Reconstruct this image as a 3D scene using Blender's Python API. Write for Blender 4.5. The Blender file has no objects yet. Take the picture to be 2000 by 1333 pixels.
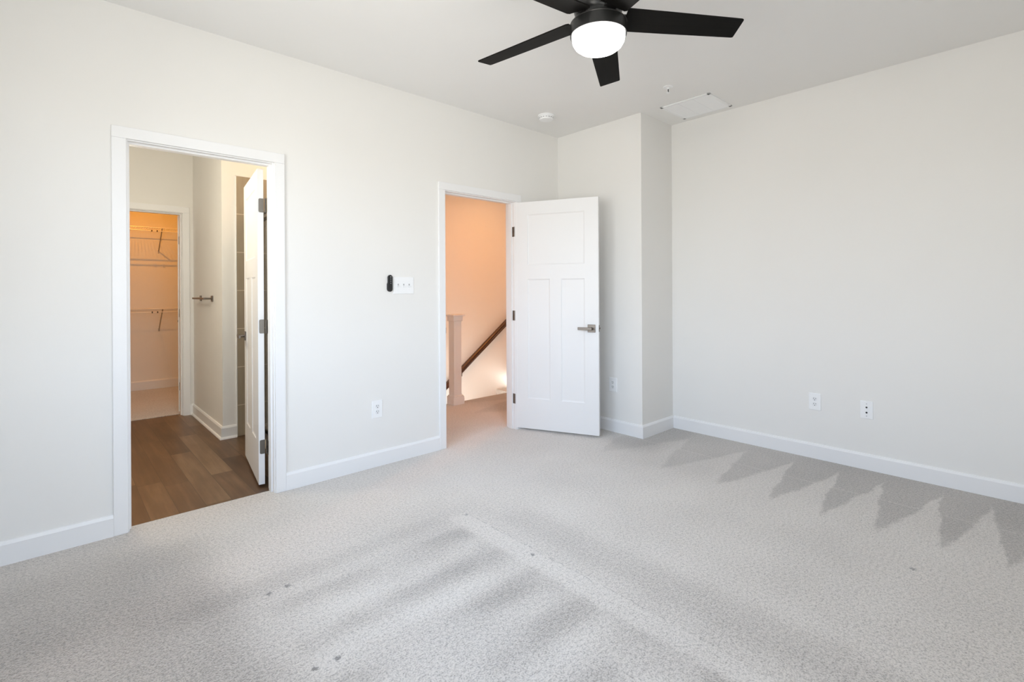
import bpy, bmesh, math, random
from mathutils import Vector, Matrix
sc = bpy.context.scene
col = sc.collection
random.seed(3)
PI = math.pi

# ------------------------------------------------------------------ camera
F_PX, CX_PX, CY_PX, CAM_H = 971.5, 1000.0, 568.75, 1.2518      # for the 2000 x 1333 frame
yaw, roll, pitch = math.radians(42.656), math.radians(-0.2977), math.radians(-0.0663)
fw = Vector((math.sin(yaw) * math.cos(pitch), math.cos(yaw) * math.cos(pitch), math.sin(pitch)))
rt = Vector((math.cos(yaw), -math.sin(yaw), 0)); up = rt.cross(fw)
r2 = rt * math.cos(roll) + up * math.sin(roll); u2 = -rt * math.sin(roll) + up * math.cos(roll)
cd = bpy.data.cameras.new('camera'); cam = bpy.data.objects.new('camera', cd); col.objects.link(cam)
cam.matrix_world = Matrix(((r2.x, u2.x, -fw.x, 0), (r2.y, u2.y, -fw.y, 0), (r2.z, u2.z, -fw.z, CAM_H), (0, 0, 0, 1)))
cd.sensor_width = 36.0; cd.sensor_fit = 'HORIZONTAL'; cd.lens = F_PX / 2000 * 36
cd.shift_x = (1000 - CX_PX) / 2000; cd.shift_y = -(666.5 - CY_PX) / 2000
cd.clip_start = 0.02; cd.clip_end = 200
sc.camera = cam

# ------------------------------------------------------------------ view, world, lamps
sc.view_settings.view_transform = 'Standard'; sc.view_settings.look = 'None'
sc.view_settings.gamma = 1; sc.view_settings.use_curve_mapping = False
sc.view_settings.exposure = 0.92
cy = sc.cycles
cy.use_denoising = True; cy.max_bounces = 14; cy.diffuse_bounces = 9; cy.glossy_bounces = 4
cy.transmission_bounces = 6; cy.transparent_max_bounces = 12; cy.sample_clamp_indirect = 8
cy.caustics_reflective = False; cy.caustics_refractive = False

W = bpy.data.worlds.new('world'); sc.world = W; W.use_nodes = True
nt = W.node_tree; nt.nodes.clear()
wo = nt.nodes.new('ShaderNodeOutputWorld'); bg = nt.nodes.new('ShaderNodeBackground')
tc = nt.nodes.new('ShaderNodeTexCoord'); sx = nt.nodes.new('ShaderNodeSeparateXYZ')
rp = nt.nodes.new('ShaderNodeValToRGB'); mr = nt.nodes.new('ShaderNodeMapRange')
nt.links.new(tc.outputs['Generated'], sx.inputs[0]); nt.links.new(sx.outputs[2], mr.inputs[0])
mr.inputs[1].default_value = -1; mr.inputs[2].default_value = 1
nt.links.new(mr.outputs[0], rp.inputs[0])
e = rp.color_ramp.elements
e[0].position = 0.0; e[0].color = (0.72, 0.68, 0.62, 1)          # unseen ground outside, brightened to lift the ceiling
e[1].position = 1.0; e[1].color = (0.50, 0.74, 1.15, 1)          # sky
for p_, c_ in ((0.485, (0.78, 0.75, 0.70, 1)), (0.52, (0.96, 1.00, 1.06, 1)), (0.68, (0.72, 0.90, 1.18, 1))):
    k = e.new(p_); k.color = c_
bg.inputs[1].default_value = 5.9
nt.links.new(rp.outputs[0], bg.inputs[0]); nt.links.new(bg.outputs[0], wo.inputs[0])

WZ0, WZ1 = 0.85, 2.30; YD, XE = -0.47, -0.44
WIN = [(0.00, 1.30)]          # along the wall at y = YD
WIN_ADDED = [(0.30, 1.30), (1.55, 2.55)]                       # along the wall at x = XE, added to light right wall and ceiling
for k, (a, b) in [(0, w) for w in WIN] + [(1, w) for w in WIN_ADDED]:
    l = bpy.data.lights.new('window_portal', 'AREA'); l.shape = 'RECTANGLE'; l.size = b - a; l.size_y = WZ1 - WZ0
    l.cycles.is_portal = True
    o = bpy.data.objects.new('window_portal', l); col.objects.link(o)
    o.location = ((a + b) / 2, YD - 0.10, (WZ0 + WZ1) / 2) if k == 0 else (XE - 0.10, (a + b) / 2, (WZ0 + WZ1) / 2)
    o.rotation_euler = (PI / 2, 0, 0) if k == 0 else (PI / 2, 0, -PI / 2)

def lamp(name, loc, power, color, radius=0.05, down=False):
    l = bpy.data.lights.new(name, 'AREA' if down else 'POINT'); l.energy = power; l.color = color
    if down: l.shape = 'DISK'; l.size = radius * 2
    else: l.shadow_soft_size = radius
    o = bpy.data.objects.new(name, l); col.objects.link(o); o.location = loc
    return o
lamp('bathroom_lamp', (0.20, 3.95, 1.95), 18, (1.0, 0.92, 0.74), 0.12)
lamp('shower_lamp', (1.72, 4.36, 2.55), 3.6, (1.0, 0.62, 0.32), 0.05)
lamp('closet_lamp', (0.78, 7.07, 2.70), 7.0, (1.0, 0.36, 0.030), 0.009, True)
lamp('hall_lamp', (4.46, 4.72, 2.70), 2.9, (1.0, 0.60, 0.30), 0.08, True)
lamp('landing_lamp', (4.2, 3.95, 2.70), 10.0, (1.0, 0.32, 0.04), 0.10, True)

# ------------------------------------------------------------------ materials
def lin(c):
    return tuple(((v / 255) / 12.92 if v / 255 <= 0.04045 else ((v / 255 + 0.055) / 1.055) ** 2.4) for v in c) + (1,)
def mat(name, c, rough=0.6, metal=0.0, spec=0.5):
    m = bpy.data.materials.new(name); m.use_nodes = True; b = m.node_tree.nodes['Principled BSDF']
    b.inputs['Base Color'].default_value = c if len(c) == 4 else tuple(c) + (1,)
    b.inputs['Roughness'].default_value = rough; b.inputs['Metallic'].default_value = metal
    b.inputs['Specular IOR Level'].default_value = spec
    return m
class G:
    """small helper that writes math nodes into a material"""
    def __init__(s, m): s.t = m.node_tree; s.n = s.t.nodes; s.b = s.n['Principled BSDF']
    def put(s, sock, v):
        if isinstance(v, (int, float)): sock.default_value = v
        elif isinstance(v, tuple): sock.default_value = v
        else: s.t.links.new(v, sock)
    def m(s, op, a, b=0.0, c=0.0):
        n = s.n.new('ShaderNodeMath'); n.operation = op
        s.put(n.inputs[0], a); s.put(n.inputs[1], b); s.put(n.inputs[2], c); return n.outputs[0]
    def add(s, a, b): return s.m('ADD', a, b)
    def sub(s, a, b): return s.m('SUBTRACT', a, b)
    def mul(s, a, b): return s.m('MULTIPLY', a, b)
    def ss(s, a, b, x, lo=0.0, hi=1.0):
        n = s.n.new('ShaderNodeMapRange'); n.interpolation_type = 'SMOOTHSTEP'
        s.put(n.inputs[0], x); n.inputs[1].default_value = a; n.inputs[2].default_value = b
        n.inputs[3].default_value = lo; n.inputs[4].default_value = hi; return n.outputs[0]
    def box(s, x, a, b, e): return s.mul(s.ss(a - e, a + e, x), s.ss(b - e, b + e, x, 1.0, 0.0))
    def pos(s): return s.n.new('ShaderNodeNewGeometry').outputs['Position']
    def sep(s, v):
        n = s.n.new('ShaderNodeSeparateXYZ'); s.put(n.inputs[0], v); return n.outputs
    def comb(s, x, y, z):
        n = s.n.new('ShaderNodeCombineXYZ'); s.put(n.inputs[0], x); s.put(n.inputs[1], y); s.put(n.inputs[2], z); return n.outputs[0]
    def noise(s, v, scale, detail=2.0, rough=0.5):
        n = s.n.new('ShaderNodeTexNoise'); s.put(n.inputs['Vector'], v); n.inputs['Scale'].default_value = scale
        n.inputs['Detail'].default_value = detail; n.inputs['Roughness'].default_value = rough; return n.outputs['Fac']
    def ramp(s, f, stops):
        n = s.n.new('ShaderNodeValToRGB'); s.put(n.inputs[0], f); el = n.color_ramp.elements
        el[0].position, el[0].color = stops[0]; el[1].position, el[1].color = stops[-1]
        for p, c in stops[1:-1]:
            k = el.new(p); k.color = c
        return n.outputs[0]
    def mix(s, f, a, b, mode='MIX'):
        n = s.n.new('ShaderNodeMix'); n.data_type = 'RGBA'; n.blend_type = mode
        s.put(n.inputs[0], f); s.put(n.inputs[6], a); s.put(n.inputs[7], b); return n.outputs[2]
    def bump(s, h, strength, dist):
        n = s.n.new('ShaderNodeBump'); n.inputs['Strength'].default_value = strength; n.inputs['Distance'].default_value = dist
        s.put(n.inputs['Height'], h); s.t.links.new(n.outputs[0], s.b.inputs['Normal'])
    def color(s, c): s.put(s.b.inputs['Base Color'], c)

def painted(name, c, rough, sc_=90, st=0.05):
    m = mat(name, c, rough); g = G(m); p = g.pos()
    g.color(g.mix(g.noise(p, 2.2, 3.0), tuple(v * 0.985 for v in c[:3]) + (1,), tuple(min(1, v * 1.012) for v in c[:3]) + (1,)))
    g.bump(g.noise(p, sc_, 2.0), st, 0.002); return m
M = {}
M['wall'] = painted('wall_paint', (0.800, 0.792, 0.772, 1), 0.75)
M['ceil'] = painted('ceiling_paint', (0.835, 0.832, 0.822, 1), 0.85)
M['trim'] = painted('trim_paint', (0.825, 0.828, 0.835, 1), 0.38, 40, 0.02)
M['door'] = painted('door_paint', (0.785, 0.788, 0.793, 1), 0.42, 60, 0.03)
M['plastic'] = mat('white_plastic', (0.86, 0.87, 0.88), 0.35)
M['plastic2'] = mat('white_plastic_insert', (0.80, 0.81, 0.82), 0.4)
M['slot'] = mat('dark_slot', (0.03, 0.03, 0.03), 0.7)
M['nickel'] = mat('satin_nickel', (0.19, 0.165, 0.142), 0.36, 1.0)
M['nickel2'] = mat('brushed_nickel_hinge', (0.17, 0.155, 0.135), 0.45, 1.0)
M['bronze'] = mat('dark_hinge', (0.10, 0.085, 0.07), 0.45, 0.7)
M['fan'] = mat('fan_black_metal', (0.010, 0.010, 0.010), 0.32, 0.1)
M['fanring'] = mat('fan_grey_metal', (0.16, 0.155, 0.15), 0.35, 0.8)
M['remote'] = mat('black_plastic', (0.015, 0.015, 0.016), 0.3)
M['button'] = mat('grey_button', (0.45, 0.45, 0.46), 0.5)
M['wire'] = mat('white_coated_wire', (0.90, 0.89, 0.87), 0.3)
M['wirebr'] = mat('steel_bracket', (0.42, 0.38, 0.33), 0.45, 0.3)
M['shadegrey'] = mat('vent_void', (0.30, 0.30, 0.31), 0.9)
M['pan'] = mat('shower_pan_acrylic', (0.80, 0.74, 0.66), 0.25)
M['frame'] = mat('dark_nickel_frame', (0.10, 0.085, 0.075), 0.35, 0.9)

# fan blades: near black with faint wood grain
m = mat('fan_blade_finish', (0.02, 0.018, 0.016), 0.5, 0.0, 0.06); g = G(m)
tcn = m.node_tree.nodes.new('ShaderNodeTexCoord'); s3 = g.sep(tcn.outputs['Object'])
v = g.comb(g.mul(s3[0], 4.0), g.mul(s3[1], 90.0), 0.0)
g.color(g.mix(g.noise(v, 1.0, 3.0), (0.004, 0.004, 0.004, 1), (0.011, 0.010, 0.009, 1))); M['blade'] = m

# light bowl
m = mat('frosted_light_bowl', (0.9, 0.9, 0.9), 0.4)
m.node_tree.nodes['Principled BSDF'].inputs['Emission Color'].default_value = (1.0, 0.965, 0.91, 1)
m.node_tree.nodes['Principled BSDF'].inputs['Emission Strength'].default_value = 9.0; M['bowl'] = m

# clear panes
def glass(name, tint, f):
    m = bpy.data.materials.new(name); m.use_nodes = True; t = m.node_tree; t.nodes.clear()
    o = t.nodes.new('ShaderNodeOutputMaterial'); mx = t.nodes.new('ShaderNodeMixShader'); tr = t.nodes.new('ShaderNodeBsdfTransparent')
    gl = t.nodes.new('ShaderNodeBsdfGlossy'); gl.inputs['Roughness'].default_value = 0.02; tr.inputs[0].default_value = tint
    fr = t.nodes.new('ShaderNodeFresnel'); fr.inputs[0].default_value = 1.35
    mu = t.nodes.new('ShaderNodeMath'); mu.operation = 'MULTIPLY'; mu.inputs[1].default_value = f
    t.links.new(fr.outputs[0], mu.inputs[0]); t.links.new(mu.outputs[0], mx.inputs[0])
    t.links.new(tr.outputs[0], mx.inputs[1]); t.links.new(gl.outputs[0], mx.inputs[2]); t.links.new(mx.outputs[0], o.inputs[0]); return m
M['pane'] = glass('window_glass', (0.97, 0.98, 0.98, 1), 0.6)
M['showerglass'] = glass('shower_glass', (0.96, 0.97, 0.96, 1), 0.8)

# vinyl planks running along Y
m = mat('vinyl_plank', (0.12, 0.08, 0.05), 0.42); g = G(m); s3 = g.sep(g.pos())
PW = 0.134
u = g.m('DIVIDE', g.sub(s3[0], 0.654), PW); iu = g.m('FLOOR', u)
wn = m.node_tree.nodes.new('ShaderNodeTexWhiteNoise'); wn.noise_dimensions = '1D'; g.put(wn.inputs['W'], iu)
vv = g.m('DIVIDE', g.add(g.sub(s3[1], 4.083), g.mul(wn.outputs['Value'], 1.22)), 1.22); iv = g.m('FLOOR', vv)
wn2 = m.node_tree.nodes.new('ShaderNodeTexWhiteNoise'); wn2.noise_dimensions = '2D'; g.put(wn2.inputs['Vector'], g.comb(iu, iv, 0.0))
tone = wn2.outputs['Value']
grain = g.noise(g.comb(g.mul(s3[0], 26.0), g.add(g.mul(s3[1], 1.6), g.mul(tone, 40.0)), 0.0), 1.0, 5.0, 0.62)
cl = g.noise(g.comb(g.mul(s3[0], 7.0), g.add(g.mul(s3[1], 2.2), g.mul(tone, 13.0)), 0.0), 1.0, 3.0)
base = g.ramp(g.add(g.mul(tone, 0.50), g.mul(cl, 0.50)), [(0.15, lin((72, 52, 38))), (0.5, lin((104, 79, 58))), (0.9, lin((141, 116, 90)))])
base = g.mix(g.ss(0.35, 0.72, grain), g.mix(1.0, base, (0.70, 0.68, 0.66, 1), 'MULTIPLY'), base)
fu = g.m('FRACT', u); fv = g.m('FRACT', vv)
gap = g.m('MAXIMUM', g.m('MAXIMUM', g.m('LESS_THAN', fu, 0.012), g.m('GREATER_THAN', fu, 0.988)), g.m('LESS_THAN', fv, 0.0022))
g.color(g.mix(g.mul(gap, 0.65), base, (0.03, 0.022, 0.016, 1))); g.bump(grain, 0.08, 0.002); M['vinyl'] = m

# shower tile rows 0.33 m high, running bond
m = mat('shower_tile', (0.5, 0.45, 0.38), 0.3); g = G(m); s3 = g.sep(g.pos())
rz = g.m('DIVIDE', g.sub(s3[2], 2.259), 0.3315); fz = g.m('FRACT', g.add(rz, 20.0)); iz = g.m('FLOOR', g.add(rz, 20.0))
fx = g.m('FRACT', g.add(g.m('DIVIDE', g.sub(s3[0], 1.163), 0.61), g.mul(g.m('MODULO', iz, 2.0), 0.5)))
gr = g.m('MAXIMUM', g.m('GREATER_THAN', fz, 0.988), g.m('MAXIMUM', g.m('LESS_THAN', fz, 0.006), g.m('LESS_THAN', fx, 0.006)))
st = g.noise(g.comb(g.mul(s3[0], 30.0), 0.0, g.mul(s3[2], 4.0)), 1.0, 3.0)
tl = g.mix(st, lin((148, 136, 118)), lin((172, 160, 142)))
g.color(g.mix(gr, tl, lin((212, 200, 182)))); g.bump(g.sub(1.0, gr), 0.3, 0.002); M['tile'] = m

# handrail wood
m = mat('stained_handrail_wood', (0.04, 0.02, 0.012), 0.35); g = G(m); s3 = g.sep(g.pos())
g.color(g.mix(g.noise(g.comb(g.mul(s3[0], 6.0), g.mul(s3[1], 80.0), g.mul(s3[2], 60.0)), 1.0, 3.0), lin((46, 27, 18)), lin((82, 50, 33)))); M['rail'] = m

# bedroom carpet: cut pile with vacuum tracks, furniture dents and a pressed line
def carpet(name, tracks):
    m = mat(name, (0.5, 0.46, 0.42), 0.95, 0.0, 0.1); g = G(m); p = g.pos(); s3 = g.sep(p)
    wob = g.sub(g.noise(p, 5.0, 3.0), 0.5); wob2 = g.sub(g.noise(p, 22.0, 2.0), 0.5)
    x = g.add(s3[0], g.add(g.mul(wob, 0.07), g.mul(wob2, 0.025))); y = g.add(s3[1], g.add(g.mul(g.sub(g.noise(g.comb(s3[1], s3[0], 3.0), 5.0, 3.0), 0.5), 0.07), g.mul(wob2, 0.025)))
    big = g.noise(p, 1.7, 3.0)
    nap = g.mul(g.sub(big, 0.5), 0.42)                                  # lay of the pile: + lighter, - darker
    if tracks:
        inside = g.mul(g.box(x, 0.62, 1.585, 0.035), g.ss(2.10, 2.16, y, 1.0, 0.0))
        w = g.m('SINE', g.mul(g.sub(y, 1.8675), 2 * PI / 0.27))
        nap = g.add(nap, g.mul(g.mul(inside, g.mul(w, g.ss(0.35, 0.65, g.noise(p, 2.6, 2.0)))), 0.17))
        nap = g.sub(nap, g.mul(g.mul(inside, g.ss(0.9, 1.5, x)), 0.06))
        nap = g.add(nap, g.mul(g.mul(g.box(x, 1.585, 1.70, 0.02), g.ss(2.22, 2.28, y, 1.0, 0.0)), 0.12))
        nap = g.sub(nap, g.mul(g.mul(g.box(x, 1.80, 2.02, 0.07), g.box(y, -0.6, 2.05, 0.15)), 0.13))
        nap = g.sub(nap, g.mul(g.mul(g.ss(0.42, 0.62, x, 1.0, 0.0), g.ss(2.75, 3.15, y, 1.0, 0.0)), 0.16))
        nap = g.sub(nap, g.mul(g.mul(g.box(y, 2.21, 2.33, 0.04), g.box(x, 0.35, 1.55, 0.1)), 0.10))
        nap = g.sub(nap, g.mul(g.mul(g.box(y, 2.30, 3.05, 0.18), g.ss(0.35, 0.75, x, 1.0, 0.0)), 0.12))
        nap = g.add(nap, g.mul(g.mul(g.box(x, 1.95, 3.15, 0.25), g.ss(0.3, 1.4, y)), 0.08))
        nap = g.add(nap, g.mul(g.box(y, 2.45, 3.2, 0.15), 0.06))
        # saw-tooth strokes beside the right wall
        fc = m.node_tree.nodes.new('ShaderNodeFloatCurve'); cu = fc.mapping.curves[0]
        pts = [(0.0, 0.0), (0.243, 1), (0.455, 2), (0.734, 3), (0.978, 4), (1.265, 5), (1.605, 6), (2.055, 7), (2.6, 8)]
        for i, (a, b) in enumerate(pts):
            if i == 0: cu.points[0].location = (0, 0)
            elif i == len(pts) - 1: cu.points[1].location = (1, 1)
            else: cu.points.new(a / 2.6, b / 8)
        for q in cu.points: q.handle_type = 'VECTOR'
        fc.mapping.update(); g.put(fc.inputs['Value'], g.m('DIVIDE', y, 2.6))
        n8 = g.mul(fc.outputs[0], 8.0)
        fr = g.m('FRACT', g.add(n8, 0.42))                              # apex where this is 0.42
        tri = g.m('MINIMUM', g.m('DIVIDE', fr, 0.42), g.m('DIVIDE', g.sub(1.0, fr), 0.58))
        edge = g.add(3.12, g.mul(g.m('POWER', tri, 1.25), 0.80))
        dark = g.ss(-0.06, 0.09, g.sub(x, edge))
        fade = g.ss(0.9, 2.3, y, 1.0, 0.45)
        cross = g.box(g.sub(s3[0], 3.60), -0.007, 0.007, 0.004)
        nap = g.sub(nap, g.mul(g.mul(dark, fade), 0.34))
        nap = g.add(nap, g.mul(g.mul(cross, dark), 0.14))
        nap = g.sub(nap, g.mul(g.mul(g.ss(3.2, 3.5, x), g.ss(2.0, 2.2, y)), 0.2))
    pile = g.noise(p, 165.0, 2.5, 0.6); pile2 = g.noise(p, 72.0, 2.0, 0.6)
    deep = g.ss(0.30, 0.60, g.add(g.mul(pile, 0.62), g.add(g.mul(pile2, 0.38), g.mul(nap, 0.16))))
    tone = g.ramp(g.add(0.5, nap), [(0.05, (0.37, 0.328, 0.286, 1)), (0.5, (0.605, 0.552, 0.500, 1)), (0.95, (0.71, 0.664, 0.616, 1))])
    c = g.mix(deep, g.mix(1.0, tone, (0.42, 0.41, 0.40, 1), 'MULTIPLY'), tone)
    if tracks:
        ln = g.mul(g.box(g.sub(g.add(s3[0], g.mul(wob2, 0.03)), 1.70), -0.0035, 0.0035, 0.0035), g.mul(g.ss(2.22, 2.26, s3[1], 1.0, 0.0), g.ss(0.42, 0.62, g.noise(p, 38.0, 3.0))))
        marks = g.mul(ln, 0.5)
        for dx, dy, rr in ((1.689, 2.218, 0.012), (1.661, 1.669, 0.014), (0.726, 2.205, 0.016), (0.649, 2.199, 0.015), (0.707, 1.654, 0.015), (0.632, 1.658, 0.014), (2.811, 0.423, 0.016)):
            ddx = g.sub(s3[0], dx); ddy = g.sub(s3[1], dy)
            d = g.add(g.m('SQRT', g.add(g.mul(ddx, ddx), g.mul(ddy, ddy))), g.mul(g.sub(g.noise(p, 120.0, 1.0), 0.5), 0.022))
            marks = g.m('MAXIMUM', marks, g.ss(rr * 0.45, rr * 1.05, d, 1.0, 0.0))
        c = g.mix(g.mul(marks, 0.78), c, (0.085, 0.075, 0.068, 1))
    g.b.inputs['Sheen Weight'].default_value = 0.8; g.b.inputs['Sheen Roughness'].default_value = 0.45; g.b.inputs['Sheen Tint'].default_value = (1.0, 0.98, 0.95, 1)
    g.color(c); g.bump(g.add(g.mul(pile, 0.7), g.mul(pile2, 0.5)), 0.55, 0.012); return m
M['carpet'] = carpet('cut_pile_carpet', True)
M['carpet2'] = carpet('closet_carpet', False)

# ------------------------------------------------------------------ mesh helpers
class MB:
    def __init__(s): s.bm = bmesh.new()
    def box(s, a, b, bev=0.0, seg=2, mtx=None):
        x0, x1 = sorted((a[0], b[0])); y0, y1 = sorted((a[1], b[1])); z0, z1 = sorted((a[2], b[2]))
        t = bmesh.new(); bmesh.ops.create_cube(t, size=1.0)
        bmesh.ops.transform(t, matrix=Matrix.Translation(((x0 + x1) / 2, (y0 + y1) / 2, (z0 + z1) / 2)) @ Matrix.Diagonal((x1 - x0, y1 - y0, z1 - z0, 1)), verts=t.verts)
        if bev: bmesh.ops.bevel(t, geom=t.edges[:], offset=bev, segments=seg, affect='EDGES', profile=0.5)
        return s.merge(t, mtx)
    def merge(s, t, mtx=None):
        if mtx is not None: bmesh.ops.transform(t, matrix=mtx, verts=t.verts)
        me = bpy.data.meshes.new('tmp'); t.to_mesh(me); t.free(); s.bm.from_mesh(me); bpy.data.meshes.remove(me); return s
    def cyl(s, p, q, r, seg=20, r1=None, bev=0.0):
        p, q = Vector(p), Vector(q); d = q - p; t = bmesh.new()
        bmesh.ops.create_cone(t, cap_ends=True, segments=seg, radius1=r, radius2=r if r1 is None else r1, depth=d.length)
        if bev:
            ed = [e_ for e_ in t.edges if len(e_.link_faces) == 2 and any(len(f.verts) > 4 for f in e_.link_faces)]
            bmesh.ops.bevel(t, geom=ed, offset=bev, segments=2, affect='EDGES', profile=0.5)
        return s.merge(t, Matrix.Translation((p + q) / 2) @ d.to_track_quat('Z', 'Y').to_matrix().to_4x4())
    def lathe(s, prof, c, seg=48, mtx=None):
        t = bmesh.new(); rings = []
        for r, z in prof:
            if r < 1e-6: rings.append([t.verts.new((0, 0, z))])
            else: rings.append([t.verts.new((r * math.cos(2 * PI * i / seg), r * math.sin(2 * PI * i / seg), z)) for i in range(seg)])
        for a, b in zip(rings, rings[1:]):
            for i in range(seg):
                j = (i + 1) % seg
                if len(a) == 1 and len(b) == 1: continue
                if len(a) == 1: t.faces.new((a[0], b[j], b[i]))
                elif len(b) == 1: t.faces.new((a[i], a[j], b[0]))
                else: t.faces.new((a[i], a[j], b[j], b[i]))
        bmesh.ops.recalc_face_normals(t, faces=t.faces[:])
        return s.merge(t, (mtx if mtx is not None else Matrix.Translation(c)))
    def prism(s, poly, p, q, mtx=None):
        """extrude a closed 2D polygon (a, z) along the straight path p->q; a is the sideways axis (left of the path)"""
        p, q = Vector(p), Vector(q); d = (q - p).normalized(); side = Vector((0, 0, 1)).cross(d).normalized(); upv = d.cross(side)
        t = bmesh.new(); A = [t.verts.new(p + side * a + upv * z) for a, z in poly]; B = [t.verts.new(q + side * a + upv * z) for a, z in poly]
        n = len(poly); t.faces.new(A[::-1]); t.faces.new(B)
        for i in range(n): t.faces.new((A[i], A[(i + 1) % n], B[(i + 1) % n], B[i]))
        bmesh.ops.recalc_face_normals(t, faces=t.faces[:]); return s.merge(t, mtx)
    def build(s, name, m, parent=None, smooth=False):
        me = bpy.data.meshes.new(name); s.bm.to_mesh(me); s.bm.free()
        if smooth:
            for f in me.polygons: f.use_smooth = True
        me.materials.append(m); o = bpy.data.objects.new(name, me); col.objects.link(o)
        if smooth:
            md = o.modifiers.new('split', 'EDGE_SPLIT'); md.split_angle = math.radians(38)
        if parent is not None: o.parent = parent
        return o
def tag(o, label, cat, group=None, kind=None):
    o['label'] = label; o['category'] = cat
    if group: o['group'] = group
    if kind: o['kind'] = kind
    return o
def empty(name, loc=(0, 0, 0), rz=0.0):
    o = bpy.data.objects.new(name, None); col.objects.link(o); o.location = loc; o.rotation_euler = (0, 0, rz); o.empty_display_size = 0.05; return o
def copy_tree(o, parent=None):
    c = o.copy(); col.objects.link(c)
    if parent is not None: c.parent = parent
    for ch in list(o.children): copy_tree(ch, c)
    return c
def struct(o, label, cat): return tag(o, label, cat, kind='structure')
def part(o, label): o['label'] = label; return o

# ------------------------------------------------------------------ room shell
H = 2.743; YA, XB, XC, YJ, XW = 3.274, 4.133, 3.637, 2.337, -0.44
T = 0.115; YA2 = YA + T
D1 = (0.287, 1.002); D2 = (2.294, 3.056); D3 = (0.243, 0.955); HEAD = 2.047; R = 0.018
YF, YN, YC2 = 5.970, 4.790, 7.890
def wall(name, boxes, label, m='wall'):
    b = MB()
    for a, c in boxes: b.box(a, c)
    return struct(b.build(name, M[m]), label, 'wall')
wall('wall_left', [((XW - T, YA, 0), (D1[0] - R, YA2, H)), ((D1[1] + R, YA, 0), (D2[0] - R, YA2, H)), ((D2[1] + R, YA, 0), (5.7, YA2, H)),
                   ((D1[0] - R, YA, HEAD + R), (D1[1] + R, YA2, H)), ((D2[0] - R, YA, HEAD + R), (D2[1] + R, YA2, H))],
     'off-white bedroom wall with the two doorways', )
wall('wall_right', [((XB, YD - T, 0), (XB + 0.12, YJ, H))], 'off-white blank wall on the right with two wall plates')
wall('wall_corner', [((XC, YJ, 0), (XB + 0.12, YA, H))], 'boxed-out corner of the bedroom behind the open hall door')
bx = [((XW - T, YD - T, 0), (XW, YA, WZ0)), ((XW - T, YD - T, WZ1), (XW, YA, H))]
ys = [YD - T] + [v for w in WIN_ADDED for v in w] + [YA]
for i in range(0, len(ys), 2): bx.append(((XW - T, ys[i], WZ0), (XW, ys[i + 1], WZ1)))
wall('wall_rear', bx, 'bedroom wall behind the camera')
bx = [((XW, YD - T, 0), (XB, YD, WZ0)), ((XW, YD - T, WZ1), (XB, YD, H))]
xs = [XW] + [v for w in WIN for v in w] + [XB]
for i in range(0, len(xs), 2): bx.append(((xs[i], YD - T, WZ0), (xs[i + 1], YD, WZ1)))
wall('wall_window', bx, 'bedroom window wall beside the camera')
wall('wall_bathroom_far', [((-1.6, YF, 0), (D3[0] - R, YF + T, H)), ((D3[1] + R, YF, 0), (1.055, YF + T, H)), ((D3[0] - R, YF, HEAD + R), (D3[1] + R, YF + T, H))],
     'beige bathroom wall around the closet doorway')
wall('wall_bathroom_nook', [((1.055, YN, 0), (2.215, YF + T, H))], 'projecting bathroom wall carrying the paper holder')
wall('wall_shower_side', [((2.10, YA2, 0), (2.215, YN, H))], 'wall between shower and hall')
wall('wall_bathroom_left', [((-1.715, YA2, 0), (-1.6, YC2 + 0.1, H)), ((-1.6, YA, 0), (XW - T, YA2, H))], 'left wall of the bathroom and closet')
wall('wall_closet_back', [((-1.6, YC2, 0), (2.0, YC2 + 0.1, H))], 'orange-lit back wall of the closet behind the wire shelves')
wall('wall_closet_right', [((1.75, YF + T, 0), (1.865, YC2, H))], 'right wall of the closet')
wall('wall_stairwell', [((2.1, 5.50, -2.2), (5.8, 5.62, H)), ((5.7, YA, -0.3), (5.8, 5.5, H))], 'orange-lit wall of the stairwell with the handrail')
wall('wall_hall_left', [((2.1, YF, 0), (2.215, 5.62, H))], 'left end wall of the hall')
b = MB(); b.box((-1.8, YD - 0.2, H), (5.9, 8.1, H + 0.1)); struct(b.build('ceiling', M['ceil']), 'plain white ceiling with the black fan', 'ceiling')
YT = 3.338
b = MB()
b.box((XW - T, YD - T, -0.05), (XB + 0.1, YA, 0)); b.box((D1[0] - R, YA, -0.05), (D1[1] + R, YT, 0))
b.box((D2[0] - R, YA, -0.05), (D2[1] + R, YA2, 0)); b.box((2.215, YA2, -0.05), (5.7, 4.525, 0)); b.box((2.215, 4.525, -0.05), (3.19, 5.5, 0)); b.box((5.0, 4.525, -0.05), (5.7, 5.5, 0))
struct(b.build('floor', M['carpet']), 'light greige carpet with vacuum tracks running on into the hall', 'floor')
b = MB(); b.box((D1[0] - R, YT, -0.05), (D1[1] + R, YA2, -0.003)); b.box((-1.6, YA2, -0.05), (2.10, YF, -0.003)); b.box((D3[0] - R, YF, -0.05), (D3[1] + R, YF + 0.105, -0.003))
struct(b.build('floor_bathroom', M['vinyl']), 'brown wood-look plank floor of the bathroom', 'floor')
b = MB(); b.box((-1.6, YF + T, -0.05), (1.75, YC2, 0.002)); b.box((D3[0] - R, YF + 0.105, -0.05), (D3[1] + R, YF + T, 0.002))
struct(b.build('floor_closet', M['carpet2']), 'orange-lit carpet inside the closet', 'floor')
b = MB()
for i in range(7): b.box((5.0 - 0.255 * (i + 1), 4.53, -0.19 * (i + 1) - 0.4), (5.0 - 0.255 * i, 5.5, -0.19 * (i + 1)))
b.box((3.19, 4.40, -2.0), (5.0, 4.525, -0.05))
struct(b.build('floor_stairs', M['carpet2']), 'carpeted stairs going down beyond the landing', 'stairs')

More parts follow.
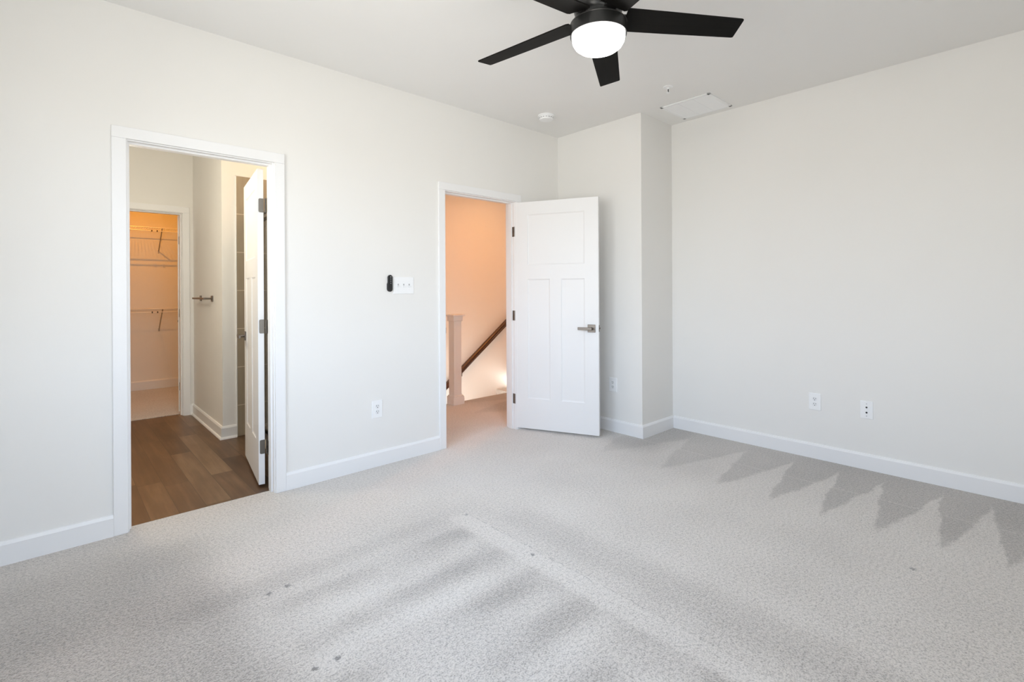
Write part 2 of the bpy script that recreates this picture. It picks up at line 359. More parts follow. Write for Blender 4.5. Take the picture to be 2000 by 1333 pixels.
# baseboards: mitred runs; the wall lies on the right of each path
def sweep(b, path, prof):
    t = bmesh.new(); P = [Vector((p[0], p[1], 0)) for p in path]; n = len(P); rings = []
    for i in range(n):
        d0 = (P[i] - P[i - 1]).normalized() if i else (P[1] - P[0]).normalized()
        d1_ = (P[i + 1] - P[i]).normalized() if i < n - 1 else d0
        l0 = Vector((-d0.y, d0.x, 0)); l1 = Vector((-d1_.y, d1_.x, 0)); m_ = (l0 + l1).normalized(); m_ = m_ / max(0.2, m_.dot(l0))
        rings.append([t.verts.new(P[i] + m_ * a + Vector((0, 0, z))) for a, z in prof])
    k = len(prof)
    for A, B in zip(rings, rings[1:]):
        for i in range(k): t.faces.new((A[i], A[(i + 1) % k], B[(i + 1) % k], B[i]))
    t.faces.new(rings[0][::-1]); t.faces.new(rings[-1])
    bmesh.ops.recalc_face_normals(t, faces=t.faces[:]); b.merge(t)
def bb(name, runs, label, h=0.110, shoe=False, z0=0.0):
    b = MB()
    for path in runs:
        sweep(b, path, [(0, z0), (0.014, z0), (0.014, z0 + h - 0.016), (0.007, z0 + h - 0.002), (0, z0 + h)])
        if shoe: sweep(b, path, [(0.012, z0), (0.027, z0), (0.025, z0 + 0.010), (0.019, z0 + 0.017), (0.012, z0 + 0.019)])
    return struct(b.build(name, M['trim']), label, 'baseboard')
CW = 0.061
bb('baseboard_left', [((D1[0] - 0.006 - CW, YA), (XW, YA)), ((D2[0] - 0.006 - CW, YA), (D1[1] + 0.006 + CW, YA))], 'white baseboard along the doorway wall')
bb('baseboard_corner', [((XB, YJ), (XC, YJ), (XC, YA), (D2[1] + 0.006 + CW, YA))], 'white baseboard around the boxed-out corner')
bb('baseboard_right', [((XB, YD), (XB, YJ - 0.014))], 'white baseboard along the blank right wall')
bb('baseboard_rear', [((XW, YA), (XW, YD), (XB, YD))], 'white baseboard behind the camera')
bb('baseboard_bathroom', [((1.160, YN), (1.055, YN), (1.055, YF), (D3[1] + 0.006 + CW, YF)), ((D3[0] - 0.006 - CW, YF), (-1.6, YF))], 'white bathroom baseboard with shoe moulding', 0.108, True, -0.003)
bb('baseboard_closet', [((1.75, YF + T), (1.75, YC2), (-1.6, YC2))], 'baseboard at the back of the closet', 0.12)

# door frames: jamb liner, stop, casing on the room side
def frame(name, d, y0, y1, label, stop_y, cas_sides):
    b = MB(); t = R
    b.box((d[0] - t, y0, 0), (d[0], y1, HEAD + t)); b.box((d[1], y0, 0), (d[1] + t, y1, HEAD + t)); b.box((d[0], y0, HEAD), (d[1], y1, HEAD + t))
    s0, s1 = stop_y
    b.box((d[0], s0, 0), (d[0] + 0.010, s1, HEAD)); b.box((d[1] - 0.010, s0, 0), (d[1], s1, HEAD)); b.box((d[0] + 0.010, s0, HEAD - 0.010), (d[1] - 0.010, s1, HEAD))
    for ys, sg in cas_sides:
        ya, yb = ys, ys + sg * 0.016
        b.box((d[0] - 0.006 - CW, ya, 0), (d[0] - 0.006, yb, HEAD + 0.006), 0.003); b.box((d[1] + 0.006, ya, 0), (d[1] + 0.006 + CW, yb, HEAD + 0.006), 0.003)
        b.box((d[0] - 0.006 - CW, ya, HEAD + 0.006), (d[1] + 0.006 + CW, yb, HEAD + 0.006 + CW), 0.003)
    return struct(b.build(name, M['trim']), label, 'door frame')
tr1 = frame('trim_1', D1, YA, YA2, 'white casing and jamb around the bathroom doorway', (YA + 0.030, YA + 0.075), [(YA, -1), (YA2, 1)])
tr2 = frame('trim_2', D2, YA, YA2, 'white casing and jamb around the hall doorway', (YA + 0.040, YA + 0.085), [(YA, -1), (YA2, 1)])
tr3 = frame('trim_3', D3, YF, YF + T, 'white casing and jamb around the closet doorway', (YF + 0.030, YF + 0.075), [(YF, -1), (YF + T, 1)])
b = MB(); b.box((D2[0] - 0.001, YA + 0.004, 0.90), (D2[0] + 0.0025, YA + 0.034, 0.972), 0.001); b.box((D2[0], YA - 0.006, 0.913), (D2[0] + 0.0025, YA + 0.006, 0.958), 0.001)
part(b.build('strike_plate', M['nickel'], tr2), 'dark nickel strike plate')

# unseen windows beside the camera; the rear pair is added for light
for i, (k, (a, c)) in enumerate([(0, w) for w in WIN] + [(1, w) for w in WIN_ADDED]):
    w = empty('window_%d' % (i + 1), ((a + c) / 2, YD - 0.06, WZ0) if k == 0 else (XW - 0.06, (a + c) / 2, WZ0), 0 if k == 0 else PI / 2); hw, hh = (c - a) / 2, WZ1 - WZ0
    f = MB(); 
    f.box((-hw, -0.05, 0), (-hw + 0.05, 0.05, hh)); f.box((hw - 0.05, -0.05, 0), (hw, 0.05, hh)); f.box((-hw, -0.05, 0), (hw, 0.05, 0.05)); f.box((-hw, -0.05, hh - 0.05), (hw, 0.05, hh))
    f.box((-hw, -0.03, hh / 2 - 0.02), (hw, 0.03, hh / 2 + 0.02)); f.build('window_frame', M['trim'], w)
    p = MB(); p.box((-hw + 0.05, -0.004, 0.05), (hw - 0.05, 0.004, hh - 0.05)); p.build('pane', M['pane'], w)
    struct(w, 'unseen white-framed window beside the camera', 'window')

# ------------------------------------------------------------------ doors
def leaf(w, h, t, panels, parent, rec=0.006, sl=0.011):
    """slab with recessed panels on both faces: x along the leaf, y through it (0..t), z up"""
    bm = bmesh.new()
    xs = sorted({0, w} | {v for p in panels for v in (p[0], p[1])}); zs = sorted({0, h} | {v for p in panels for v in (p[2], p[3])})
    def inpan(x, z): return any(p[0] < x < p[1] and p[2] < z < p[3] for p in panels)
    for yy, sg in ((0, 1), (t, -1)):
        for xa, xb in zip(xs, xs[1:]):
            for za, zb in zip(zs, zs[1:]):
                if not inpan((xa + xb) / 2, (za + zb) / 2):
                    bm.faces.new([bm.verts.new((x, yy, z)) for x, z in ((xa, za), (xb, za), (xb, zb), (xa, zb))])
        for x0, x1, z0, z1 in panels:
            loops = []
            for ins, dep in ((0, 0), (0.002, rec * 0.55), (sl, rec), ):
                loops.append([bm.verts.new((x, yy + sg * dep, z)) for x, z in ((x0 + ins, z0 + ins), (x1 - ins, z0 + ins), (x1 - ins, z1 - ins), (x0 + ins, z1 - ins))])
            for A, B in zip(loops, loops[1:]):
                for i in range(4): bm.faces.new((A[i], A[(i + 1) % 4], B[(i + 1) % 4], B[i]))
            bm.faces.new(loops[-1])
    for q in (((0, 0, 0), (0, t, 0), (0, t, h), (0, 0, h)), ((w, 0, 0), (w, t, 0), (w, t, h), (w, 0, h)), ((0, 0, 0), (w, 0, 0), (w, t, 0), (0, t, 0)), ((0, 0, h), (w, 0, h), (w, t, h), (0, t, h))):
        bm.faces.new([bm.verts.new(v) for v in q])
    bmesh.ops.remove_doubles(bm, verts=bm.verts[:], dist=1e-5); bmesh.ops.recalc_face_normals(bm, faces=bm.faces[:])
    mb = MB(); mb.merge(bm); return mb.build('door_leaf', M['door'], parent)
def panels_for(w, h):
    s = 0.128 if w > 0.73 else 0.115; e_ = w - 0.120 if w > 0.73 else w - 0.112; k = h / 2.02; c = (s + e_) / 2
    return [(s, e_, 1.458 * k, 1.906 * k), (s, c - 0.051, 0.267 * k, 1.331 * k), (c + 0.051, e_, 0.267 * k, 1.331 * k)]
def lever(parent, x, y, z, sg, toward):
    """square rose on the face at y (outward sg) with a flat lever pointing along toward (+1/-1 in x)"""
    hnd = MB(); hnd.box((x - 0.033, y, z - 0.033), (x + 0.033, y + sg * 0.009, z + 0.033), 0.002)
    ro = hnd.build('handle', M['nickel'], parent)
    l = MB(); l.cyl((x, y + sg * 0.008, z), (x, y + sg * 0.050, z), 0.0115, 20)
    l.box((x - toward * 0.014, y + sg * 0.042, z - 0.0115), (x + toward * 0.108, y + sg * 0.056, z + 0.0115), 0.0025)
    l.build('lever', M['nickel'], ro); return ro
def hinge(parent, x, y, z, leafdir, m, knr=0.0062, knuckle_dir=(0, 0), hh=0.089, lw=0.032):
    """leaf plate lying on a door edge plus the jointed knuckle"""
    b = MB(); ax = Vector(leafdir).normalized(); c = Vector((x, y, z))
    n = Vector((0, 0, 1)).cross(ax)
    # plate with rounded far corners
    t = bmesh.new(); ring = []
    pts = [(0, -hh / 2), (lw - 0.008, -hh / 2)] + [(lw - 0.008 + 0.008 * math.sin(a), -hh / 2 + 0.008 - 0.008 * math.cos(a)) for a in (0.5, 1.05, PI / 2)] + \
          [(lw - 0.008 + 0.008 * math.cos(a), hh / 2 - 0.008 + 0.008 * math.sin(a)) for a in (0.0, 0.5, 1.05)] + [(lw - 0.008, hh / 2), (0, hh / 2)]
    A = [t.verts.new(c + ax * u + Vector((0, 0, w_)) - n * 0.0012) for u, w_ in pts]; B = [t.verts.new(c + ax * u + Vector((0, 0, w_)) + n * 0.0012) for u, w_ in pts]
    t.faces.new(A[::-1]); t.faces.new(B)
    for i in range(len(pts)): t.faces.new((A[i], A[(i + 1) % len(pts)], B[(i + 1) % len(pts)], B[i]))
    bmesh.ops.recalc_face_normals(t, faces=t.faces[:]); b.merge(t)
    h = b.build('hinge', m, parent)
    k = MB(); kx = Vector((x + knuckle_dir[0], y + knuckle_dir[1], 0))
    for i in range(5):
        z0 = z - hh / 2 + i * hh / 5; k.cyl((kx.x, kx.y, z0 + 0.0008), (kx.x, kx.y, z0 + hh / 5 - 0.0008), knr, 14)
    k.cyl((kx.x, kx.y, z - hh / 2 - 0.003), (kx.x, kx.y, z + hh / 2 + 0.003), knr * 0.55, 10)
    k.build('knuckle', m, h, True); return h

# hall door, opened back into the bedroom; x runs from hinge edge to free edge, seen face is y = 0
w2 = 0.766; h2 = 2.020
ang = math.radians(-65.25)
d2 = empty('door_2', (3.053, 3.282, 0.020), ang)      # local +y points away from the camera
leaf(w2, h2, 0.035, panels_for(w2, h2), d2)
lever(d2, 0.705, 0.0, 0.906, -1, -1); lever(d2, 0.705, 0.035, 0.906, 1, -1)
b = MB(); b.box((w2 - 0.0005, 0.005, 0.906 - 0.028), (w2 + 0.0016, 0.030, 0.906 + 0.028), 0.0006); b.box((w2, 0.011, 0.900), (w2 + 0.011, 0.024, 0.914), 0.003)
part(b.build('latch', M['nickel'], d2), 'nickel latch plate with bolt')
for zz in (0.255, 1.005, 1.761):
    hinge(d2, 0.0, 0.033, zz, (0, -1, 0), M['nickel2'], knuckle_dir=(-0.004, 0.006))
struct(d2, 'open white three-panel hall door standing in front of the boxed-out corner', 'door')
for zz in (0.275, 1.025, 1.781):
    hj = MB(); 
    hj.box((D2[1] - 0.0022, YA + 0.002, zz - 0.0445), (D2[1] + 0.0005, YA + 0.034, zz + 0.0445), 0.0008); part(hj.build('hinge', M['nickel2'], tr2), 'nickel hinge leaf on the jamb')

# bathroom door, opened into the bathroom
w1 = 0.706; d1 = empty('door_1', (0.9575, 3.434, 0.017), math.atan2(0.99, 0.143))
# local x along the leaf, local +y = toward -X ; so build the slab on the -y side
lf = leaf(w1, 2.022, 0.035, panels_for(w1, 2.022), d1); lf.location = (0, -0.0355, 0)
lever(d1, w1 - 0.062, 0.0, 0.908, 1, -1); lever(d1, w1 - 0.062, -0.0355, 0.908, -1, -1)
for zz in (0.240, 1.012, 1.788):
    hinge(d1, -0.0012, -0.037, zz, (0, 1, 0), M['nickel2'], knuckle_dir=(-0.004, -0.010), lw=0.030)
struct(d1, 'white bathroom door seen edge-on, swung into the bathroom', 'door')
for zz in (0.257, 1.029, 1.805):
    hj = MB(); hj.box((D1[1] - 0.0022, YA2 - 0.034, zz - 0.0445), (D1[1] + 0.0005, YA2 + 0.004, zz + 0.0445), 0.0008); part(hj.build('hinge', M['nickel2'], tr1), 'nickel hinge leaf on the jamb')

# closet door, swung into the closet
d3 = empty('door_3', (0.942, 6.102, 0.022), math.atan2(0.97, 0.245))
lf = leaf(0.70, 2.018, 0.035, panels_for(0.70, 2.018), d3); lf.location = (0, -0.0345, 0)
for zz in (0.258, 1.013, 1.764): hinge(d3, -0.0012, -0.036, zz, (0, 1, 0), M['bronze'], knuckle_dir=(-0.004, -0.009), lw=0.028)
lever(d3, 0.638, 0.0, 0.905, 1, -1)
struct(d3, 'white closet door seen edge-on at the right of the closet doorway', 'door')

# ------------------------------------------------------------------ ceiling fan
FX, FY, ZB = 1.842, 1.406, 2.500
fan = empty('ceiling_fan', (FX, FY, H)); dz = -H
tag(fan, 'black five-blade ceiling fan with a lit frosted bowl, hanging from the bedroom ceiling', 'ceiling fan')
b = MB(); b.lathe([(0, 0), (0.075, 0), (0.075, -0.035), (0.062, -0.058), (0.022, -0.066), (0, -0.066)], (0, 0, 0)); b.build('canopy', M['fan'], fan, True)
b = MB(); b.cyl((0, 0, -0.06), (0, 0, -0.14), 0.014, 20); b.build('downrod', M['fan'], fan, True)
b = MB(); b.lathe([(0, 2.630 + dz), (0.050, 2.630 + dz), (0.090, 2.615 + dz), (0.108, 2.590 + dz), (0.110, 2.530 + dz), (0.104, 2.512 + dz), (0.098, 2.505 + dz), (0.098, 2.482 + dz), (0.0, 2.482 + dz)], (0, 0, 0), 64); b.build('motor_housing', M['fan'], fan, True)
b = MB(); b.lathe([(0, 2.482 + dz), (0.119, 2.482 + dz), (0.124, 2.476 + dz), (0.1245, 2.472 + dz), (0.128, 2.4695 + dz), (0.1285, 2.420 + dz), (0.1275, 2.4165 + dz), (0.1215, 2.4165 + dz), (0.1215, 2.43 + dz), (0, 2.43 + dz)], (0, 0, 0), 64); b.build('light_kit', M['fan'], fan, True)
b = MB(); b.lathe([(0.1255, 2.4708 + dz), (0.1287, 2.4708 + dz), (0.1287, 2.4685 + dz), (0.1255, 2.4685 + dz)], (0, 0, 0), 64); part(b.build('trim_ring', M['fanring'], fan, True), 'thin grey metal ring')
b = MB(); b.lathe([(0.1195, 2.428 + dz), (0.1200, 2.405 + dz), (0.1165, 2.388 + dz), (0.107, 2.372 + dz), (0.092, 2.360 + dz), (0.070, 2.353 + dz), (0.040, 2.350 + dz), (0, 2.349 + dz)], (0, 0, 0), 64); part(b.build('light_bowl', M['bowl'], fan, True), 'glowing frosted white light bowl')
phi0 = math.radians(-40.38); th, dr = math.radians(-11.92), math.radians(3.33)
def blade_mesh():
    pts = [(0.122, 0.062), (0.132, 0.0700), (0.30, 0.0670), (0.648, 0.0580), (0.655, 0.0545), (0.6555, 0.0500), (0.6540, -0.0500), (0.6535, -0.0550), (0.646, -0.0585), (0.30, -0.0670), (0.132, -0.0700), (0.122, -0.062)]
    t = bmesh.new(); A = [t.verts.new((x, y, -0.003)) for x, y in pts]; B = [t.verts.new((x, y, 0.003)) for x, y in pts]
    t.faces.new(A[::-1]); t.faces.new(B); n = len(pts)
    for i in range(n): t.faces.new((A[i], A[(i + 1) % n], B[(i + 1) % n], B[i]))
    bmesh.ops.recalc_face_normals(t, faces=t.faces[:]); mb = MB(); mb.merge(t); return mb
blades = []
for k in range(5):
    if k == 0:
        bl = blade_mesh().build('blade', M['blade'], fan)
        a_ = MB(); a_.box((0.075, -0.026, -0.001), (0.155, 0.026, 0.009), 0.003); a_.box((0.150, -0.040, 0.003), (0.195, 0.040, 0.008), 0.002); br = a_.build('blade_bracket', M['fan'], bl)
    else:
        bl = blades[0].copy(); col.objects.link(bl); bl.parent = fan
        br2 = blades[0].children[0].copy(); col.objects.link(br2); br2.parent = bl
    a = phi0 + k * 2 * PI / 5
    er = Vector((math.cos(a) * math.cos(dr), math.sin(a) * math.cos(dr), -math.sin(dr))); et = Vector((-math.sin(a), math.cos(a), 0)); n_ = er.cross(et)
    tt = et * math.cos(th) + n_ * math.sin(th); nn = er.cross(tt)
    bl.matrix_local = Matrix(((er.x, tt.x, nn.x, 0), (er.y, tt.y, nn.y, 0), (er.z, tt.z, nn.z, ZB + dz), (0, 0, 0, 1)))
    blades.append(bl)

# ------------------------------------------------------------------ things on the ceiling
sd = empty('smoke_detector', (3.095, 2.918, H)); tag(sd, 'round white smoke detector on the ceiling near the hall doorway', 'smoke detector')
b = MB(); b.lathe([(0, 0), (0.070, 0), (0.071, -0.006), (0.067, -0.012), (0, -0.012)], (0, 0, 0)); b.build('base', M['plastic'], sd, True)
b = MB(); b.lathe([(0, -0.011), (0.060, -0.011), (0.060, -0.030), (0.055, -0.040), (0.030, -0.044), (0, -0.044)], (0, 0, 0)); b.build('cover', M['plastic'], sd, True)
b = MB()
for i in range(16):
    a = 2 * PI * i / 16; b.box((0.0575, -0.007, -0.028), (0.0605, 0.007, -0.023), 0, 2, Matrix.Rotation(a, 4, 'Z'))
b.build('sensor_slots', M['shadegrey'], sd)
sp = empty('fire_sprinkler', (3.330, 1.908, H)); tag(sp, 'small white fire sprinkler head on the ceiling beside the square air vent', 'sprinkler')
b = MB(); b.lathe([(0, 0), (0.036, 0), (0.035, -0.004), (0.020, -0.007), (0, -0.007)], (0, 0, 0)); b.build('escutcheon', M['plastic'], sp, True)
b = MB(); b.cyl((0, 0, -0.006), (0, 0, -0.018), 0.010, 16)
for s in (-1, 1): b.cyl((s * 0.010, 0, -0.016), (s * 0.013, 0, -0.030), 0.0022, 8); b.cyl((s * 0.013, 0, -0.030), (s * 0.003, 0, -0.044), 0.0022, 8)
b.build('frame_arms', M['plastic'], sp)
b = MB(); b.cyl((0, 0, -0.016), (0, 0, -0.040), 0.0035, 10); part(b.build('glass_bulb', M['slot'], sp, True), 'dark bulb')
b = MB(); b.cyl((0, 0, -0.043), (0, 0, -0.046), 0.013, 20); b.build('deflector', M['plastic'], sp)
vc = ((3.653 + 4.049) / 2, (1.751 + 2.169) / 2)
vt = empty('ceiling_vent', (vc[0], vc[1], H)); tag(vt, 'white rectangular return-air vent on the ceiling near the boxed-out corner', 'air vent')
vw, vl = 0.198, 0.209
b = MB(); f = 0.024
for q in (((-vw, -vl, -0.008), (vw, -vl + f, 0)), ((-vw, vl - f, -0.008), (vw, vl, 0)), ((-vw, -vl, -0.008), (-vw + f, vl, 0)), ((vw - f, -vl, -0.008), (vw, vl, 0))): b.box(q[0], q[1], 0.003)
b.build('vent_frame', M['plastic'], vt)
b = MB(); b.box((-vw + f, -vl + f, -0.0008), (vw - f, vl - f, -0.0001)); b.build('duct_backing', M['shadegrey'], vt)
b = MB(); n = 22
for i in range(n):
    x = -vw + f + (i + 0.5) * (2 * vw - 2 * f) / n
    b.box((-0.0072, -vl + f, -0.0008), (0.0072, vl - f, 0.0008), 0, 2, Matrix.Translation((x, 0, -0.0045)) @ Matrix.Rotation(math.radians(24), 4, 'Y'))
for yy in (-0.061, 0.061): b.box((-vw + f, yy - 0.002, -0.0072), (vw - f, yy + 0.002, -0.001))
b.build('louvers', M['plastic'], vt)

# ------------------------------------------------------------------ wall plates (local: x across, -y out of the wall, z up)
def facing(o, loc, rz): o.location = loc; o.rotation_euler = (0, 0, rz); return o
def plate(w, h, parent, name='cover_plate', t=0.006):
    b = MB(); b.box((-w / 2, -t, -h / 2), (w / 2, 0, h / 2), 0.0028, 3); return b.build(name, M['plastic'], parent)
def make_outlet():
    o = empty('wall_outlet'); plate(0.080, 0.124, o)
    for zc in (0.0195, -0.0195):
        b = MB(); t = bmesh.new()
        pts = []
        for i in range(28):
            a = 2 * PI * i / 28; pts.append((0.0170 * math.cos(a), max(-0.0140, min(0.0140, 0.0170 * math.sin(a)))))
        A = [t.verts.new((x, -0.0085, zc + z)) for x, z in pts]; B = [t.verts.new((x, -0.004, zc + z)) for x, z in pts]
        t.faces.new(A); 
        for i in range(28): t.faces.new((A[i], A[(i + 1) % 28], B[(i + 1) % 28], B[i]))
        bmesh.ops.recalc_face_normals(t, faces=t.faces[:]); b.merge(t); rc = b.build('receptacle', M['plastic2'], o)
        s = MB(); s.box((-0.0078, -0.0090, zc + 0.0005), (-0.0050, -0.0080, zc + 0.0095)); s.box((0.0052, -0.0090, zc + 0.0012), (0.0078, -0.0080, zc + 0.0088)); s.cyl((0, -0.0090, zc - 0.0068), (0, -0.0080, zc - 0.0068), 0.0030, 14)
        s.build('slots', M['slot'], rc)
    b = MB(); b.cyl((0, -0.0068, 0), (0, -0.0055, 0), 0.0030, 12); b.build('screw', M['plastic2'], o)
    return o
ot = make_outlet()
tag(facing(ot, (1.697, YA, 0.408), 0), 'white duplex outlet low on the wall between the two doorways', 'outlet', 'duplex wall outlets')
o2 = copy_tree(ot); tag(facing(o2, (XC, 2.631, 0.414), -PI / 2), 'white duplex outlet partly behind the open hall door edge, on the boxed-out corner', 'outlet', 'duplex wall outlets')
o3 = copy_tree(ot); tag(facing(o3, (XB, 1.188, 0.419), -PI / 2), 'white duplex outlet low on the blank right wall, beside the cable jack plate', 'outlet', 'duplex wall outlets')
cp = empty('cable_plate'); plate(0.074, 0.122, cp)
for zc in (0.018, -0.018):
    b = MB(); b.cyl((0, -0.0075, zc), (0, -0.005, zc), 0.0062, 6); b.cyl((0, -0.013, zc), (0, -0.006, zc), 0.0045, 14); part(b.build('jack', M['slot'], cp), 'dark threaded jack')
for zc in (0.042, -0.042):
    b = MB(); b.cyl((0, -0.0070, zc), (0, -0.0055, zc), 0.0032, 12); b.build('screw', M['button'], cp)
tag(facing(cp, (XB, 0.870, 0.412), -PI / 2), 'white wall plate with two dark cable jacks on the right wall', 'wall plate')
sw = empty('light_switch'); plate(0.171, 0.124, sw)
for i in (-1, 0, 1):
    x = i * 0.046
    b = MB(); b.box((x - 0.0053, -0.0066, -0.0125), (x + 0.0053, -0.0052, 0.0125), 0.0006); c_ = b.build('switch_slot', M['button'], sw)
    b = MB(); b.box((-0.0040, -0.017, -0.0045), (0.0040, -0.003, 0.0045), 0.0012, 2, Matrix.Translation((x, 0, -0.002)) @ Matrix.Rotation(math.radians(24), 4, 'X')); b.build('toggle', M['plastic'], sw)
    for zc in (0.030, -0.030):
        b = MB(); b.cyl((x, -0.0068, zc), (x, -0.0055, zc), 0.0028, 10); b.build('screw', M['plastic2'], sw)
tag(facing(sw, (1.916, YA, 1.293), 0), 'white three-gang toggle switch plate between the two doorways', 'light switch')

# fan remote in its cradle
rm = empty('fan_remote', (1.801, YA, 1.3085)); tag(rm, 'black fan remote in a wall cradle left of the triple switch plate', 'remote control')
def capsule(b, w, h, y0, y1, zc=0, inset=0.0):
    t = bmesh.new(); pts = []; r = w / 2; s = h / 2 - r
    for i in range(17): a = PI * i / 16; pts.append((r * math.cos(a), s + r * math.sin(a)))
    for i in range(17): a = PI + PI * i / 16; pts.append((r * math.cos(a), -s + r * math.sin(a)))
    k = 0.88
    A = [t.verts.new((x, y1, zc + z)) for x, z in pts]; Mi = [t.verts.new((x, y0 + (y1 - y0) * 0.3, zc + z)) for x, z in pts]; B = [t.verts.new((x * k, y0, zc + z * (1 - (1 - k) * w / h))) for x, z in pts]
    n = len(pts)
    for P, Q in ((A, Mi), (Mi, B)):
        for i in range(n): t.faces.new((P[i], P[(i + 1) % n], Q[(i + 1) % n], Q[i]))
    t.faces.new(B); t.faces.new(A[::-1]); bmesh.ops.remove_doubles(t, verts=t.verts[:], dist=1e-6); bmesh.ops.recalc_face_normals(t, faces=t.faces[:]); return b.merge(t)
b = MB(); capsule(b, 0.037, 0.122, -0.018, -0.006); b.build('handset', M['remote'], rm)
b = MB(); capsule(b, 0.043, 0.074, -0.013, 0.0, -0.025); b.build('cradle', M['remote'], rm)
for i in range(4):
    b = MB(); z = 0.046 - i * 0.0155; b.cyl((0.002, -0.0192, z), (0.002, -0.0175, z), 0.0027 if i else 0.0036, 12); part(b.build('button', M['button'], rm), 'light grey button')

# ------------------------------------------------------------------ bathroom things
ph = empty('toilet_paper_holder', (1.055, 5.37, 1.192)); tag(ph, 'brushed nickel empty paper holder on the projecting bathroom wall', 'paper holder')
for s in (-1, 1):
    b = MB(); b.box((-0.010, s * 0.235 - 0.026, -0.026), (0, s * 0.235 + 0.026, 0.026), 0.002); r_ = b.build('mount', M['nickel'], ph)
    b = MB(); b.cyl((-0.008, s * 0.235, 0), (-0.068, s * 0.235, 0), 0.008, 14); b.build('arm', M['nickel'], ph, True)
b = MB(); b.box((-0.074, -0.245, -0.008), (-0.058, 0.245, 0.008), 0.002); b.build('bar', M['nickel'], ph)

tp = MB(); tp.box((1.163, YN - 0.010, 0.0), (2.10, YN, 2.259)); tw = tp.build('wall_tile', M['tile']); struct(tw, 'grey-beige tiled shower wall behind the bathroom door', 'wall')
t2 = MB(); t2.box((1.158, YN - 0.0125, 0.0), (1.166, YN, 2.262), 0.001); t2.box((1.158, YN - 0.0125, 2.256), (2.10, YN, 2.262), 0.001); part(t2.build('edge_strip', M['trim'], tw), 'pale metal edge strip')
se = empty('shower_enclosure', (1.275, 4.09, 0)); tag(se, 'framed shower glass glimpsed behind the bathroom door hinge', 'shower enclosure')
b = MB(); b.box((-0.045, -0.70, -0.003), (0.06, 0.69, 0.055), 0.012); part(b.build('curb', M['pan'], se), 'pale acrylic curb')
b = MB(); b.box((-0.022, -0.70, 0.055), (0.022, 0.69, 0.078), 0.003); b.box((-0.020, -0.70, 0.078), (-0.012, 0.69, 0.100)); b.box((0.010, -0.70, 0.078), (0.018, 0.69, 0.100)); b.build('bottom_track', M['frame'], se)
b = MB(); b.box((-0.026, -0.70, 1.850), (0.026, 0.69, 1.862), 0.002); b.box((-0.026, -0.70, 1.888), (0.026, 0.69, 1.900), 0.002); b.box((-0.012, -0.70, 1.85), (0.012, 0.69, 1.90)); b.build('header_rail', M['nickel'], se)
b = MB(); b.box((-0.011, -0.69, 0.085), (-0.005, 0.05, 1.87)); b.build('glass_panel', M['showerglass'], se)
b = MB(); b.box((0.005, -0.06, 0.085), (0.011, 0.68, 1.87)); b.build('glass_panel', M['showerglass'], se)
b = MB(); b.box((1.335, YA2, -0.003), (2.10, YN - 0.0125, 0.05), 0.004); b.box((1.335, YN - 0.03, 0.05), (2.10, YN - 0.0125, 0.075), 0.003)
tag(b.build('shower_pan', M['pan']), 'pale acrylic shower pan on the bathroom floor', 'shower pan')

# ------------------------------------------------------------------ closet shelves
def make_shelf():
    s = empty('wire_shelf'); x0, x1 = -1.2, 1.74; dep = 0.31
    b = MB()
    for (yy, zz, rr) in ((-dep, 0.0, 0.0042), (-dep - 0.002, -0.040, 0.0042), (-0.12, -0.004, 0.0040), (-0.006, -0.004, 0.0030)): b.cyl((x0, yy, zz), (x1, yy, zz), rr, 8)
    b.build('rods', M['wire'], s, True)
    b = MB(); n = int((x1 - x0) / 0.0254)
    for i in range(n):
        x = x0 + 0.01 + i * 0.0254; b.cyl((x, -dep - 0.001, 0.0025), (x, -0.004, 0.0015), 0.0016, 6); 
        b.cyl((x, -dep - 0.003, 0.0025), (x, -dep - 0.005, -0.041), 0.0016, 6) if i % 12 == 4 else None
    b.build('wires', M['wire'], s)
    for xb in (-0.6, 1.008):
        b = MB(); b.box((-0.0012, -0.006, 0), (0.0012, 0.006, 1), 0, 2, Matrix.Translation((xb, -0.002, -0.272)) @ Vector((0.0, -dep, 0.268)).to_track_quat('Z', 'X').to_matrix().to_4x4() @ Matrix.Diagonal((1, 1, Vector((0.0, -dep, 0.268)).length, 1)))
        b.cyl((xb, -dep + 0.004, -0.010), (xb, -0.004, -0.272), 0.0048, 8); b.box((xb - 0.008, -0.004, -0.300), (xb + 0.008, 0, -0.262), 0.001); part(b.build('support_bracket', M['wirebr'], s), 'grey diagonal steel brace')
    for xb in (0.90, 0.955):
        b = MB(); b.box((xb - 0.006, -dep - 0.008, -0.052), (xb + 0.006, -dep + 0.004, -0.030), 0.002); part(b.build('rod_clip', M['bronze'], s), 'small dark clip')
    return s
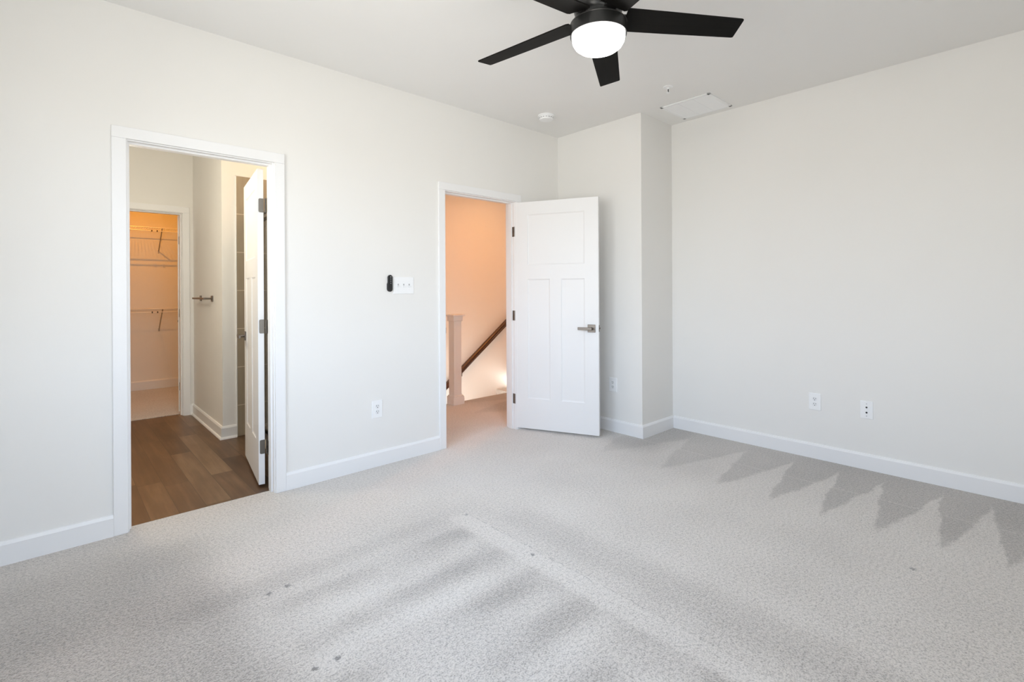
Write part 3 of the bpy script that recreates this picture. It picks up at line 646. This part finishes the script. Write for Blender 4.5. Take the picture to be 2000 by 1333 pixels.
s1 = make_shelf(); s1.location = (0, YC2, 2.058); tag(s1, 'upper white wire shelf on the closet back wall', 'wire shelf', 'closet wire shelves')
s2 = copy_tree(s1); s2.location = (0, YC2, 1.043); tag(s2, 'lower white wire shelf on the closet back wall, at waist height', 'wire shelf', 'closet wire shelves')

# ------------------------------------------------------------------ hall things
nw = empty('newel_post', (3.259, 4.470, 0)); tag(nw, 'white capped post at the end of the half wall seen through the hall doorway', 'newel post')
b = MB(); b.box((-0.050, -0.050, 0), (0.050, 0.050, 0.93), 0.002); b.build('shaft', M['trim'], nw)
b = MB(); b.box((-0.066, -0.062, 0), (0.080, 0.066, 0.088), 0.002); b.box((-0.060, -0.058, 0.088), (0.070, 0.060, 0.102), 0.005); b.build('plinth', M['trim'], nw)
b = MB(); b.box((-0.062, -0.062, 0.918), (0.064, 0.062, 0.972), 0.003); b.box((-0.080, -0.080, 0.972), (0.088, 0.080, 0.990), 0.004); b.build('cap', M['trim'], nw)
hr = empty('handrail', (4.85, 5.43, 0.756)); tag(hr, 'dark stained wooden handrail sloping down the stairwell wall', 'handrail')
sl = math.radians(36.43); dv = Vector((-math.cos(sl), 0, -math.sin(sl)))
prof = [(-0.024, -0.030), (0.024, -0.030), (0.027, -0.022), (0.027, -0.008), (0.021, -0.003), (0.021, 0.004), (0.028, 0.010), (0.028, 0.022), (0.018, 0.033), (-0.018, 0.033), (-0.028, 0.022), (-0.028, 0.010), (-0.021, 0.004), (-0.021, -0.003), (-0.027, -0.008), (-0.027, -0.022)]
b = MB(); b.prism(prof, -dv * 0.35, dv * 2.1); b.build('rail', M['rail'], hr)
for t_ in (0.97, -0.2, 2.0):
    c = dv * t_; b = MB(); b.cyl((c.x, 0.0, c.z - 0.028), (c.x, 0.004, c.z - 0.085), 0.007, 10); b.cyl((c.x, 0.0, c.z - 0.085), (c.x, 0.068, c.z - 0.105), 0.007, 10); b.cyl((c.x, 0.062, c.z - 0.105), (c.x, 0.070, c.z - 0.105), 0.028, 18)
    part(b.build('bracket', M['bronze'], hr, True), 'dark metal bracket')
